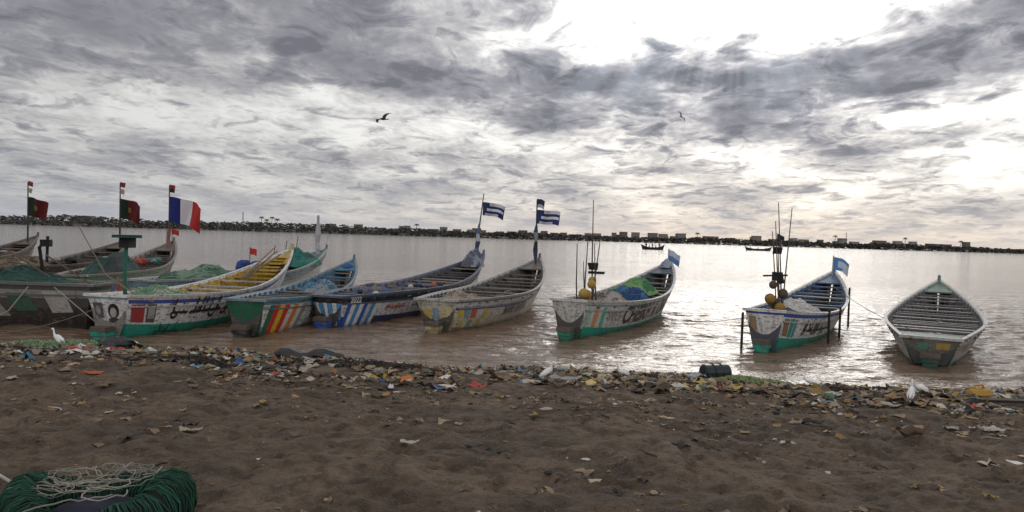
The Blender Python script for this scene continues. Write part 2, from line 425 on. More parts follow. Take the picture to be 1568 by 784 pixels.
    def text(s,txt,u0,v0,sc,col,off=.016,bold=.025):
        cu=bpy.data.curves.new('t','FONT'); cu.body=txt; cu.offset=bold; cu.size=1
        o=bpy.data.objects.new('t',cu); COL.objects.link(o)
        bpy.context.view_layer.update()
        me=bpy.data.meshes.new_from_object(o)
        pts=[]
        for v in me.vertices:
            t=(u0+v.co.x*sc)/s.L; H=s.zt(t)-s.zb(t)
            pts.append(s.P(t,v0+v.co.y*sc/H,-1,off))
        s.dec.add(pts,[tuple(p.vertices) for p in me.polygons],col)
        bpy.data.objects.remove(o); bpy.data.curves.remove(cu)
    def finish(s,net=None):
        if s.dec.v: s.dec.obj('painted_markings',M_mark,s.e)
        if s.x.v: s.x.obj('gear',M_matte,s.e)
def script_strokes(seed,width):
    r=random.Random(seed); L=[]; x=0
    while x<width:
        ww=r.uniform(.5,1.3); n=14
        ln=[]; ph=r.uniform(0,6); k=r.choice([9,11,14])
        for i in range(n+1):
            xx=x+ww*i/n; yy=.12*abs(math.sin(k*xx+ph))-.02
            ln.append((xx,yy,.055+.03*abs(math.sin(5*xx))))
        L.append(ln)
        for j in range(r.choice([1,2,2,3])):
            xx=x+r.uniform(.05,ww); hgt=r.uniform(.5,.85)
            L.append([(xx+.10,hgt,.045),(xx+.03,hgt*.5,.065),(xx,0,.055)])
        if r.random()<.75:
            cx=x+ww*r.uniform(0,.3); rr=r.uniform(.18,.3)
            L.append([(cx+rr*math.cos(a),-.02-rr*.9*math.sin(a),.04+.035*math.sin(a)) for a in [math.pi*q/9 for q in range(10)]])
        if r.random()<.6:
            cx=x+ww*r.uniform(.3,.8); rr=.11
            L.append([(cx+rr*math.cos(a),.16+rr*math.sin(a),.045) for a in [2*math.pi*q/9 for q in range(10)]])
        for j in range(r.choice([1,2,3])):
            cx=x+r.uniform(0,ww); cy=r.choice([-.28,.4,.5])
            L.append([(cx-.05,cy,.05),(cx+.05,cy+.02,.05)])
        x+=ww+r.uniform(.05,.18)
    return L
def net_mound(par,c,sz,cols,seed=0,name='net_pile'):
    m=MB(); r=random.Random(seed)
    ox,oy=r.uniform(0,50),r.uniform(0,50)
    def fn(u,v):
        a=u*2*math.pi; rr=v
        x=math.cos(a)*rr; y=math.sin(a)*rr
        n=float(fbm(np.array([x*2.3+ox]),np.array([y*2.3+oy]),4,5)[0])
        return Vector((c[0]+x*sz[0]*(1+.3*n),c[1]+y*sz[1]*(1+.3*n),c[2]+sz[2]*(max(0,1-rr**2.2)*(1+1.3*n)+.25*n)))
    m.grid(fn,30,12,lambda u,v:cols[int((math.sin(u*19+seed)+math.sin(v*5+u*7)+2)/4.01*len(cols))])
    for k in range(34):
        a=r.uniform(0,6.28); rr=r.uniform(.1,.8); pts=[]
        for q in range(9):
            a+=r.uniform(-.25,.35); rr=min(1,max(0,rr+r.uniform(-.14,.14)))
            p=fn((a%(2*math.pi))/(2*math.pi),rr); p.z+=.012; pts.append(p)
        cc=r.choice(cols); m.tube(pts,.012,tuple(min(1,x*1.5+.02) for x in cc),4)
    return m.obj(name,M_net,par)
def flag(par,base,w,h,colf,seed=0,dirx=1,droop=.25,yaw=0,name='flag'):
    m=MB(); r=random.Random(seed); p1,p2=r.uniform(0,6),r.uniform(0,6)
    ca,sa=math.cos(yaw),math.sin(yaw)
    def fn(u,v):
        x=dirx*u*w*(1-.08*v); z=-v*h-droop*u*u*h+.06*h*math.sin(u*7+p1)*u
        y=.13*w*math.sin(u*8+p1+v*1.5)*min(1,u*2)+.05*w*math.sin(u*15+p2+3*v)*u
        return Vector((base[0]+x*ca-y*sa,base[1]+x*sa+y*ca,base[2]+z))
    m.grid(fn,26,16,colf); return m.obj(name,M_cloth,par,True)
def flagyaw(b,ang=0.0): return -b.yaw+ang

# right-most plain boat
b=Boat('fishing_boat',(10.62,19.8),(16.95,31.2),2.7,.70,.78,1.66,[(.22,DG),(.62,(.46,.45,.42)),(.66,(.15,.14,.13)),(1,(.60,.59,.56))],
       tr=[(.5,DG),(1,(.20,.22,.19))],inner=(.045,.05,.055),inner2=(.10,.105,.115),deck=(.08,.17,.13),rail=(.46,.46,.44),k0=.5,gap=.6,thw=[(.20,.195,.19),(.08,.08,.08),(.15,.15,.15)])
for i,cc in enumerate([(.6,.42,.1),(.1,.3,.42),(.55,.14,.08),(.6,.5,.2)]): b.patch(.35+i*.42,.6+i*.42,.5,.72,cc)
b.tpatch(.15,.4,.62,.85,(.5,.32,.1)); b.tpatch(.55,.75,.6,.82,(.12,.28,.22))
b.patch(0,.5,.05,.5,(.42,.42,.38),.2); b.text('S  A  4 1',3.5,.36,.35,(.2,.18,.16))
b.finish()

# boat B
b=Boat('fishing_boat',(6.95,21.5),(13.35,32.6),2.5,1.12,.85,1.85,[(.38,TL),(.42,W),(.88,(.76,.76,.75)),(.94,BL),(1,W)],
       tr=[(.38,TL),(.9,W),(1,BL)],inner=(.05,.065,.09),inner2=(.05,.11,.22),deck=(.04,.10,.21),rail=(.66,.66,.65),gap=.8,thw=[(.05,.10,.18),(.08,.07,.07),(.2,.2,.2)])
b.ribbons(script_strokes(4,6.5),1.6,.55,.42,BK)
b.patch(.1,.45,.42,.84,(.30,.17,.10)); b.patch(.5,.75,.40,.84,TL,.05); b.patch(.8,.98,.40,.84,(.08,.28,.42),.05)
b.tpatch(.72,.93,.45,.85,(.38,.26,.16)); b.tpatch(.1,.3,.05,.36,GR)
L=b.L
for k,(tx,ty,tz) in enumerate(((1.75,.1,4.15),(1.95,-.25,4.0),(1.55,.2,3.3),(1.7,.05,2.9),(1.45,.1,3.6))):
    bx=1.5+random.uniform(-.15,.15); by=random.uniform(-.2,.2)
    b.x.tube([(bx,by,.2),((bx+tx)/2,(by+ty)/2,tz*.55),(tx,ty,tz)],[.025,.02,.012],(.10,.08,.06),6)
    if k in(0,3):
        b.x.grid(lambda u,v:Vector((tx-.02-u*.05,ty-u*.22,tz-.9-v*.25*(1-u*.6)-.1*u)),5,4,(.03,.03,.04))
for c,r_ in(((1.35,.15,1.35),.16),((1.6,-.15,1.5),.15),((1.45,.1,1.75),.12),((1.7,.1,1.2),.16),((1.3,-.15,1.1),.16)):
    b.x.ball(c,r_,random.choice([(.30,.17,.04),(.20,.12,.05),(.1,.07,.05)]),n=12)
b.x.box((1.5,0,2.0),(.18,.3,.25),BK,jit=.04); b.x.box((1.55,.05,2.75),(.14,.22,.2),BK,jit=.04); b.x.tube([(1.4,-.3,2.05),(1.5,.4,2.0)],.03,BK,6)
net_mound(b.e,(4.3,0,.74),(1.6,.85,.35),[(.55,.54,.52),(.46,.46,.45),(.6,.59,.56)],3,'grey_tarp')
net_mound(b.e,(2.5,.1,.7),(.9,.7,.3),[(.05,.06,.08),(.2,.2,.2)],8,'net_pile')
b.x.tube([(L-.5,0,1.6),(L-.3,0,2.5)],.03,(.3,.3,.3),6)
flag(b.e,(L-.32,0,2.45),.60,.52,lambda u,v:(.6,.65,.75) if (u>.3 and .25<v<.75) or (u+v>1.5) else (.10,.28,.58),5,1,.5,flagyaw(b,-.4))
for u,side in((.2,1),(3.3,-1),(4.9,-1),(9.2,-1)):
    p=b.P(u/L,.9,side,.10); b.x.tube([(p.x,p.y,-.2),(p.x+.03,p.y,1.0 if u<9 else 1.4)],.038,(.03,.025,.02),7)
b.finish()

# boat C
b=Boat('fishing_boat',(1.7,23.0),(6.95,34.6),2.55,1.12,.9,2.0,[(.32,TL),(.88,(.66,.65,.61)),(.93,(.2,.35,.42)),(1,(.66,.66,.64))],
       tr=[(.30,GR),(1,(.64,.63,.60))],inner=(.06,.06,.06),inner2=(.09,.12,.14),deck=(.10,.14,.18),rail=(.56,.56,.55),gap=.8)
for i,cc in enumerate([(.30,.58,.46),(.62,.62,.58),(.68,.32,.08),(.64,.64,.6),(.08,.45,.36)]): b.patch(.05+i*.24,.24+i*.24,.34,.86,cc,.1)
b.text('CHEIKH A. OMAR',2.6,.43,.78,(.045,.045,.05)); b.text('SVET',1.45,.52,.45,(.35,.33,.3))
L=b.L
for (bx,by,tx,ty,tz) in((2.2,0,2.1,.05,4.15),(1.6,.3,1.55,.35,2.75),(1.8,.15,1.85,.1,2.95),(2.1,-.2,1.9,-.1,2.8),(1.95,.1,2.05,.3,2.2),(2.3,.1,2.5,-.1,3.0)):
    b.x.tube([(bx,by,.2),(tx*.5+bx*.5,ty*.5+by*.5+.02,tz*.55),(tx,ty,tz)],[.03,.022,.012],(.09,.075,.06),6)
for c,r_ in(((1.6,.1,1.2),.17),((1.9,.1,1.15),.16),((1.75,-.1,1.5),.14),((2.1,0,1.6),.13)): b.x.ball(c,r_,(.42,.27,.07),n=12)
b.x.box((2.1,0,2.05),(.3,.25,.22),BK,jit=.05); b.x.box((2.2,-.1,1.85),(.12,.5,.08),BK,jit=.03)
net_mound(b.e,(5.4,-.15,.80),(1.4,.85,.5),[(.03,.12,.30),(.05,.16,.32),(.02,.06,.16)],2,'blue_net_pile')
net_mound(b.e,(7.0,0,.92),(1.5,.8,.5),[(.14,.32,.12),(.20,.38,.15),(.06,.2,.08)],12,'green_net_pile')
net_mound(b.e,(3.4,0,.8),(1.1,.8,.3),[(.15,.12,.1),(.3,.25,.2),(.4,.38,.34)],14,'brown_net_pile')
b.x.tube([(L-.4,0,1.8),(L-.3,0,2.55)],.03,(.3,.3,.3),6)
flag(b.e,(L-.3,0,2.5),.5,.5,lambda u,v:(.55,.62,.7) if (v<.5) else (.12,.25,.52),15,1,.5,flagyaw(b,-.5))
net_mound(b.e,(L-.7,0,1.75),(.35,.25,.35),[(.1,.2,.4),(.4,.45,.5)],22,'cloth_wrap')
b.finish()

# boat D
b=Boat('fishing_boat',(-2.2,23.4),(1.25,35.6),2.7,.98,.9,1.95,[(.2,(.24,.20,.14)),(.5,(.60,.55,.42)),(.72,(.68,.66,.58)),(.80,(.05,.12,.35)),(.9,(.62,.62,.6)),(1,(.22,.22,.22))],
       tr=[(.5,(.42,.34,.18)),(1,(.52,.50,.40))],inner=(.045,.04,.038),inner2=(.09,.085,.08),deck=(.12,.10,.08),rail=(.38,.38,.38),gap=.7,k0=.48)
for i in range(5):
    b.patch(.15+i*.42,.5+i*.42,.48,.72,[(.68,.48,.1),(.2,.35,.42),(.55,.12,.06),(.6,.58,.5),(.68,.46,.12)][i])
for i in range(3): b.patch(.3+i*.6,.6+i*.6,.2,.42,[(.5,.42,.14),(.25,.3,.26),(.45,.33,.15)][i])
b.tpatch(.1,.35,.5,.8,(.6,.52,.3)); b.tpatch(.45,.6,.3,.75,(.2,.35,.45)); b.tpatch(.65,.9,.35,.7,(.55,.4,.12))
b.text('MAME DIARRA',3.5,.47,.42,(.12,.12,.12))
L=b.L
b.x.tube([(L-.7,0,1.3),(L-.75,0,3.0),(L-.8,0,4.55)],[.05,.04,.025],(.05,.05,.06),8)
b.x.tube([(L-.74,0,1.9),(L-.75,.02,2.3),(L-.75,0,2.7),(L-.77,.02,3.1),(L-.76,0,3.4)],[.07,.11,.07,.10,.05],lambda k:[(.04,.06,.12),(.3,.3,.33),(.03,.03,.04)][int(k*9)%3],9)
def wf(u,v):
    if u<.12: return (.03,.05,.12)
    if .2<u<.95 and .42<v<.60: return (.72,.72,.75)
    if v<.22 and u>.3: return (.6,.6,.64)
    if v>.80 and u<.75: return (.5,.5,.56)
    return (.018,.035,.13)
flag(b.e,(L-.78,0,4.1),1.05,.62,wf,25,1,.12,flagyaw(b,.1))
flag(b.e,(L-.8,0,4.58),.35,.38,lambda u,v:(.03,.04,.09) if v<.6 else (.5,.5,.55),26,1,.2,flagyaw(b,.1))
net_mound(b.e,(2.2,0,.75),(1.2,.8,.3),[(.2,.16,.12),(.35,.3,.24)],31,'net_pile')
b.finish()

# boat E
b=Boat('fishing_boat',(-5.58,23.8),(-1.35,37.4),2.6,.95,.95,2.0,[(.36,(.025,.05,.15)),(.40,W),(.74,(.76,.76,.76)),(.80,(.10,.35,.65)),(.92,BK),(1,(.05,.11,.24))],
       tr=[(.3,BL),(.8,(.10,.36,.68)),(1,BK)],inner=(.04,.04,.045),inner2=(.06,.07,.10),deck=(.07,.11,.22),rail=(.11,.14,.21),gap=.65,thw=[(.26,.22,.17),(.08,.065,.055),(.09,.11,.2),(.09,.08,.07)])
for i,cc in enumerate([BL,W,LB,W,BL,(.6,.6,.6),LB,W]): b.patch(.0+i*.2,.2+i*.2,.04,.76,cc,.28)
for i in range(3): b.tpatch(.1+i*.3,.22+i*.3,.1,.8,W,.06)
b.ribbons(script_strokes(9,6),2.3,.58,.19,(.5,.04,.03)); b.ribbons(script_strokes(19,14),4.0,.57,.19,BK)
b.text('2022',.35,.8,.26,W,.03)
L=b.L
b.x.tube([(L-.9,0,1.4),(L-.8,0,3.0),(L-.35,-.05,4.85)],[.05,.04,.022],(.08,.08,.10),8)
b.x.tube([(L-.87,0,1.9),(L-.85,.05,2.3),(L-.83,0,2.6),(L-.80,.03,2.95),(L-.72,0,3.4)],[.13,.09,.12,.07,.05],lambda k:[(.08,.14,.28),(.4,.42,.45),(.06,.07,.11)][int(k*9)%3],9)
flag(b.e,(L-.45,-.05,4.45),1.05,.62,wf,35,1,.3,flagyaw(b,.15))
net_mound(b.e,(L-1.5,0,1.45),(.8,.5,.6),[(.10,.14,.24),(.3,.33,.38),(.12,.12,.15)],36,'cloth_wrap')
net_mound(b.e,(3.6,0,.75),(1.6,.8,.4),[(.04,.06,.13),(.2,.17,.15),(.07,.12,.25),(.08,.07,.06)],37,'net_pile')
for k in range(26):
    b.x.ball((random.uniform(1.5,9),random.uniform(-.7,.7),random.uniform(.7,.95)),random.uniform(.06,.13),random.choice([(.05,.12,.4),(.5,.12,.05),(.5,.5,.48),(.04,.04,.05),(.04,.04,.05)]),(1,1,.7),n=8)
b.finish()

# boat F
b=Boat('fishing_boat',(-7.2,21.3),(-6.45,32.2),2.15,1.0,.9,1.75,[(.28,GY),(.75,W),(.86,(.62,.62,.6)),(1,(.08,.26,.36))],
       tr=[(.12,BK),(1,(.012,.15,.085))],inner=(.05,.05,.05),inner2=(.05,.15,.25),deck=(.05,.17,.28),rail=(.18,.25,.28),gap=.7,thw=[(.07,.17,.30),WD,(.24,.22,.19)],k0=.5)
for i,cc in enumerate([(.012,.15,.085),RD,YE,RD,(.68,.66,.62),OR,(.68,.66,.62),(.35,.3,.25)]): b.patch(.0+i*.27,.27+i*.27,.03,.86,cc,.35)
b.text('FA',3.0,.44,.6,(.08,.12,.09)); b.text('SIGUIN',4.6,.45,.4,(.1,.2,.35))
net_mound(b.e,(6.5,0,.75),(1.4,.7,.35),[(.08,.25,.38),(.06,.18,.28),(.3,.3,.3)],41,'net_pile')
L=b.L; b.x.ball((L-.9,0,1.5),.25,(.04,.12,.3),(1,.8,.7),.1)
b.finish()

# boat G
b=Boat('fishing_boat',(-10.3,20.1),(-8.55,30.6),2.35,1.12,.98,2.15,[(.36,TL),(.41,W),(.84,(.80,.80,.79)),(.91,(.06,.10,.38)),(1,W)],
       tr=[(.36,TL),(.9,W),(1,(.3,.45,.55))],inner=(.22,.21,.19),inner2=(.55,.35,.05),deck=(.55,.37,.06),rail=(.70,.70,.69),gap=.85,thw=[(.55,.36,.05),(.42,.42,.40),(.45,.33,.11)],k0=.5)
b.ribbons(script_strokes(2,7.6),1.5,.60,.54,BK,)
b.ribbons(script_strokes(33,3.0),1.0,.2,.3,(.01,.06,.05))
b.patch(.1,.55,.42,.82,(.38,.05,.05)); b.patch(.62,.95,.42,.82,(.1,.1,.1)); b.patch(.66,.9,.5,.78,(.4,.38,.35),0,.014)
def disc(cx,cy,rx,ry,col,off):
    b.dec.grid(lambda u,v:b.tf(cx+rx*v*math.cos(6.283*u),cy+ry*v*math.sin(6.283*u))+Vector((-off,0,0)),16,3,col)
b.tpatch(.12,.55,.44,.86,(.68,.68,.66)); disc(.33,.66,.14,.17,BK,.018); disc(.33,.63,.085,.11,(.45,.43,.4),.024); disc(.33,.46,.15,.06,(.05,.05,.05),.018)
b.tpatch(.62,.9,.5,.84,(.1,.1,.12)); disc(.76,.67,.08,.1,(.35,.33,.33),.018)
b.ribbons([[(-.2,0,.03),(.2,.25,.03)],[(-.2,.25,.03),(.2,0,.03)]],.45,.16,.5,(.03,.03,.04),.02,True)
L=b.L
b.x.tube([(1.2,.35,.3),(1.15,.35,1.6),(1.2,.35,2.55)],[.06,.05,.05],(.03,.14,.10),8)
b.x.box((1.2,.35,2.62),(.55,.5,.08),(.02,.07,.06),jit=.02); b.x.box((1.25,.35,2.45),(.32,.26,.28),BK,jit=.03)
for k in range(3):
    p0=Vector((6.8+k*.15,-.1+.12*k,1.2)); b.x.tube([p0,p0+Vector((2.3,.1*k-.2,.8+.1*k))],[.035,.02],random.choice([(.25,.18,.1),(.15,.11,.08)]),6)
for k in range(6): b.x.box((8.2+.3*k,0,1.30+.11*k),(.2,1.0-.12*k,.04),(.55,.37,.06),jit=.01)
net_mound(b.e,(2.4,.1,.85),(1.2,.8,.3),[(.12,.25,.16),(.2,.32,.2),(.4,.42,.36)],51,'green_net_pile')
b.x.tube([(1.0,-.2,1.0),(.7,.6,1.6),(.4,1.2,2.9)],[.02,.02,.01],(.2,.18,.14),5)
b.finish()

# boat H, behind G
b=Boat('fishing_boat',(-11.9,25.3),(-9.0,38.2),2.4,1.15,1.1,2.0,[(.3,GR),(.8,(.55,.56,.54)),(1,(.2,.33,.4))],inner=(.07,.07,.07),inner2=(.11,.15,.16),deck=(.1,.2,.2),rail=(.38,.41,.41))
L=b.L
b.x.tube([(L-.9,0,1.5),(L-.95,0,3.6)],[.09,.06],(.42,.43,.45),8)
b.x.tube([(L-.9,0,2.0),(L-.92,.03,2.3),(L-.93,0,2.7),(L-.94,0,3.2)],[.15,.10,.15,.08],(.45,.45,.48),8)
net_mound(b.e,(L-3,0,1.3),(1.7,.9,.7),[(.02,.17,.13),(.03,.21,.17),(.03,.10,.09)],61,'teal_net_pile')
net_mound(b.e,(3.2,0,1.0),(2.6,.9,.4),[(.1,.2,.14),(.18,.28,.2),(.05,.12,.08)],62,'green_net_pile')
b.x.ball((5.8,-.1,1.3),.33,(.02,.05,.20),(1,.9,1.1),.2,3,12); b.x.ball((6.4,.2,1.3),.3,BK,(1,.9,1.1),.15,5,12); b.x.ball((6.9,0,1.35),.28,(.03,.08,.25),(1.3,.9,.9),.15,2,12)
for k in range(3): b.x.tube([(8.6+k,.3,1.2),(8.9+k,.3,2.2+.2*k)],.02,(.2,.15,.1),5)
flag(b.e,(6.9,.3,2.1),.3,.25,lambda u,v:RD,63,1,.3,flagyaw(b)); b.x.tube([(6.9,.3,1.1),(6.9,.3,2.15)],.015,BK,5)
b.finish()

# boat I, broadside dark hull at left
b=Boat('fishing_boat',(-11.7,22.5),(-25,24.0),2.4,1.2,1.25,2.2,[(.3,(.03,.02,.018)),(.5,(.035,.03,.027)),(.72,(.07,.066,.062)),(.86,(.30,.29,.265)),(1,(.07,.085,.08))],
       inner=(.05,.05,.05),inner2=(.05,.08,.07),deck=(.06,.07,.065),rail=(.19,.19,.18))
for u0,cc,v0,v1 in((.4,(.42,.40,.37),.4,.85),(1.4,(.04,.11,.08),.45,.8),(2.2,(.28,.27,.24),.35,.6),(3.0,(.08,.08,.07),.3,.9)):
    b.dec.grid(lambda a,c:b.P((u0+.6*a+.3*c)/b.L,v0+(v1-v0)*c,1,.009),5,5,cc)
b.x.tube([(1.5,1.0,1.15),(1.8,1.35,.5),(2.4,1.5,.15),(2.8,1.4,.5),(3.2,1.1,1.2)],.015,(.35,.33,.3),5)
b.x.tube([(.8,.9,1.15),(-1,1.5,.2),(-2.0,2.1,.05)],.012,(.35,.33,.3),5)
net_mound(b.e,(2.6,0,1.1),(1.8,.9,.4),[(.02,.065,.055),(.03,.09,.075),(.02,.04,.037)],71,'dark_net_pile')
b.x.tube([(2.0,-.3,1.1),(2.1,-.2,2.2),(1.9,0,2.25)],.05,BK,6); b.x.box((4.0,.1,1.5),(.6,.3,.7),(.04,.05,.06),jit=.06)
for k in range(4): b.x.tube([(.5+k,-.2,1.2),(1.6+k*1.2,.2,2.0+.1*k)],.025,(.12,.09,.07),5)
b.finish()

# boat J with the tricolour
b=Boat('fishing_boat',(-14.9,26.6),(-17.4,40.5),2.4,1.15,1.1,2.1,[(.3,(.05,.10,.08)),(.55,(.42,.40,.36)),(.7,(.42,.11,.055)),(.85,(.44,.42,.38)),(1,(.07,.2,.14))],
       inner=(.06,.06,.055),inner2=(.11,.11,.10),deck=(.13,.115,.10),rail=(.26,.235,.20))
for i in range(18): b.patch(1+i*.7,1.4+i*.7,.35,.8,random.choice([(.5,.08,.05),(.06,.28,.18),(.5,.38,.08),(.08,.17,.38),(.08,.08,.08),(.5,.5,.46)]),.2)
L=b.L
b.x.tube([(L-1.0,0,1.4),(L-1.0,0,3.2),(L-1.1,0,4.9)],[.05,.045,.025],(.12,.08,.08),8)
b.x.tube([(L-1.0,0,1.8),(L-1.0,.04,2.2),(L-1.0,0,2.7)],[.13,.09,.1],(.25,.12,.10),8)
flag(b.e,(L-1.05,0,4.35),1.65,1.25,lambda u,v:(.012,.02,.16) if u<.36 else ((.68,.68,.72) if u<.66 else (.42,.025,.025)),75,1,.45,flagyaw(b,.05))
flag(b.e,(L-1.1,0,4.95),.3,.38,lambda u,v:(.25,.04,.035) if v<.5 else (.03,.03,.03),76,1,.2,flagyaw(b,.05))
flag(b.e,(L-.4,0,2.7),.35,.25,lambda u,v:RD,77,1,.2,flagyaw(b)); b.x.tube([(L-.4,0,1.9),(L-.4,0,2.75)],.015,BK,5)
net_mound(b.e,(4.5,0,1.0),(2.4,.9,.6),[(.02,.065,.055),(.03,.09,.08),(.04,.055,.055)],78,'teal_net_pile')
for k in range(7): b.x.ball((random.uniform(7,11),random.uniform(-.5,.5),1.25),random.uniform(.15,.3),random.choice([BK,(.3,.05,.04),(.35,.33,.3),(.05,.15,.12)]),(1.2,1,.7),.15,k,10)
b.finish()

def pf(u,v): return (.006,.020,.011) if u<.40 else ((.18,.13,.03) if abs(u-.42)<.09 and abs(v-.5)<.14 else (.10,.008,.010))
for N,F,sd_ in(((-20.0,29.0),(-20.2,41.5),81),((-25.6,32),(-26.2,43.5),85)):
    b=Boat('fishing_boat',N,F,2.4,1.15,1.1,2.1,[(.35,(.07,.045,.035)),(.6,(.28,.13,.065)),(.8,(.28,.265,.24)),(1,(.08,.07,.065))],inner=(.055,.05,.045),deck=(.11,.09,.07),rail=(.17,.14,.12))
    for i in range(14): b.patch(1+i*.8,1.4+i*.8,.35,.8,random.choice([(.35,.14,.07),(.06,.2,.14),(.35,.31,.25),(.06,.06,.06)]),.2)
    L=b.L
    b.x.tube([(L-1.0,0,1.4),(L-1.0,0,3.2),(L-1.05,0,5.0)],[.05,.045,.025],(.06,.05,.05),8)
    flag(b.e,(L-1.02,0,4.2),1.05,1.0,pf,sd_,1,.35,flagyaw(b,.1))
    flag(b.e,(L-1.05,0,5.05),.28,.25,lambda u,v:(.25,.04,.03),sd_+1,1,.2,flagyaw(b)); flag(b.e,(L-1.05,0,4.7),.25,.25,lambda u,v:(.4,.35,.28),sd_+2,1,.3,flagyaw(b))
    b.x.tube([(5,0,1.0),(5.05,0,2.3)],.06,BK,7); b.x.box((5,0,2.0),(.3,.35,.3),BK,jit=.04)
    for k in range(8): b.x.ball((random.uniform(2,10),random.uniform(-.5,.5),1.2),random.uniform(.15,.32),random.choice([BK,(.2,.1,.07),(.3,.28,.25),(.04,.08,.08)]),(1.3,1,.6),.15,k,10)
    net_mound(b.e,(3,0,1.0),(1.8,.9,.4),[(.1,.08,.06),(.2,.15,.1)],sd_,'net_pile')
    b.finish()
# mooring ropes
m=MB()
def rope(p0,p1,sag=.25,r=.010,col=(.16,.14,.12)):
    p0,p1=Vector(p0),Vector(p1)
    m.tube([p0.lerp(p1,k/12)-Vector((0,0,sag*4*(k/12)*(1-k/12))) for k in range(13)],r,col,5)
rope((3.6,25.5,.75),(6.7,21.9,.9),.3); rope((12.6,31,1.4),(11.0,21.5,.7),.15)
rope((-10.3,20,.9),(-12.2,18.2,.3),.15)
m.obj('mooring_rope',M_matte)
# ------------------------------------------------------------------ litter
tan=[(.30,.22,.13),(.24,.17,.11),(.34,.26,.17),(.18,.125,.08),(.12,.085,.06),(.10,.075,.055),(.32,.2,.07),(.07,.052,.04)]
brt=[(.50,.47,.42),(.6,.59,.56),(.42,.38,.32),(.5,.44,.33)]
acc=[(.03,.13,.36),(.05,.25,.42),(.5,.32,.03),(.5,.16,.04),(.03,.22,.12),(.4,.05,.04),(.3,.42,.45),(.55,.42,.12)]
blk=[(.02,.02,.02),(.035,.032,.03)]
m=MB()
NP=24000
M_=160000
cx=rng.uniform(-17,13,M_); kk=rng.random(M_)
wid=.75+2.4*vnoise(cx*.45,cx*0+3,88)+.6*vnoise(cx*1.7,cx*0,89)
gs=.15+np.abs(rng.normal(0,1,M_))*wid; u5=rng.uniform(0,6.0,M_); u13=rng.uniform(0,13,M_)
ss=np.where(kk<.58,gs,np.where(kk<.86,u5,u13)); cy=shore(cx)-ss+.1
cl_=vnoise(cx*.7,cy*1.1,77)*.5+vnoise(cx*2.1,cy*2.6,78)*.5
ok=(cy>4.2)&(np.abs(cx)<.70*cy+1)&(cl_>np.clip(.16+.10*ss,.16,.36)+.22*rng.random(M_))
cx=cx[ok][:NP]; cy=cy[ok][:NP]; zz=ground_z(cx,cy); sss=shore(cx)-cy
for x,y,z,s_ in zip(cx.tolist(),cy.tolist(),zz.tolist(),sss.tolist()):
    z=max(z,-.01); k=random.random()
    far_=s_>4.5
    if k<(.68 if not far_ else .82): col=random.choice(tan)
    elif k<(.82 if not far_ else .92): col=random.choice(brt)
    elif k<.93 or far_: col=random.choice(blk)
    else: col=random.choice(acc)
    f=random.uniform(.65,1.15); col=tuple(c_*f for c_ in col)
    sz=random.choice([.02,.03,.035,.045,.06,.08,.10,.14])*(1 if not far_ else .6)
    R=Matrix.Rotation(random.uniform(0,6.28),3,'Z'); ty=random.random()
    if ty<.66:
        a,b_=sz,sz*random.uniform(.35,1)
        vs=[]
        for i in range(4):
            for j in range(3):
                p=Vector(((i/1.5-1)*a+random.uniform(-.3,.3)*a,(j-1)*b_+random.uniform(-.4,.4)*b_,abs(random.gauss(0,.32))*sz+.004))
                vs.append(R@p+Vector((x,y,z)))
        fs=[(i*3+j,(i+1)*3+j,(i+1)*3+j+1,i*3+j+1) for i in range(3) for j in range(2) if random.random()>.12]
        m.add(vs,fs,col)
    elif ty<.85:
        l=sz*random.uniform(1.2,4.5); pts=[Vector((x,y,z+.01))]; a=random.uniform(0,6.28)
        for q in range(4):
            a+=random.uniform(-.6,.6); pts.append(pts[-1]+Vector((math.cos(a)*l/4,math.sin(a)*l/4,random.uniform(-.004,.012))))
        m.tube(pts,[.007,.009,.008,.007,.003],tuple(c_*.7 for c_ in col),4)
    else:
        m.ball((x,y,z+sz*.1),sz*.55,col,(random.uniform(.6,1.3),random.uniform(.5,1),random.uniform(.3,.6)),.25,random.uniform(0,6),6)
m.obj('beach_litter',M_matte)
def strand_net(name,cx,cy,w_,d_,h_,col,n,seed,r0=.009):
    m=MB(); r=random.Random(seed)
    for k in range(n):
        a=r.uniform(0,6.28); q=math.sqrt(r.random()); p=Vector((cx+q*w_*math.cos(a),cy+q*d_*math.sin(a),0)); dr=r.uniform(0,6.28); pts=[]
        for i in range(8):
            dr+=r.uniform(-.7,.7); p=p+Vector((math.cos(dr)*.08,math.sin(dr)*.05,0))
            e_=max(0,1-((p.x-cx)/w_)**2-((p.y-cy)/d_)**2)
            pts.append((p.x,p.y,max(0,gz(p.x,p.y))+.01+h_*e_*r.uniform(.3,1.1)))
        f=r.uniform(.6,1.3); m.tube(pts,r0,tuple(c_*f for c_ in col),3,cap=False)
    return m.obj(name,M_matte)
strand_net('discarded_green_net',4.75,15.3,.95,.42,.16,(.26,.32,.15),460,1)
strand_net('discarded_green_net',-10.0,17.5,2.0,.6,.20,(.26,.34,.20),700,2)
strand_net('discarded_net',-8.0,15.6,1.0,.4,.08,(.3,.28,.22),120,3)
strand_net('discarded_net',2.5,15.2,.8,.3,.10,(.05,.04,.035),200,4)
strand_net('discarded_net',-2.5,15.6,1.4,.45,.10,(.05,.04,.033),260,5)
strand_net('discarded_net',-5.6,14.2,1.3,.4,.08,(.045,.037,.03),220,6)
strand_net('discarded_net',-11.0,16.4,1.8,.4,.10,(.05,.04,.033),260,7)
strand_net('discarded_net',6.3,14.4,1.2,.35,.08,(.06,.048,.038),200,8)
def on(x,y,dz=0): return Vector((x,y,max(0,gz(x,y))+dz))
m=MB(); c0=on(-4.35,17.05,.13)
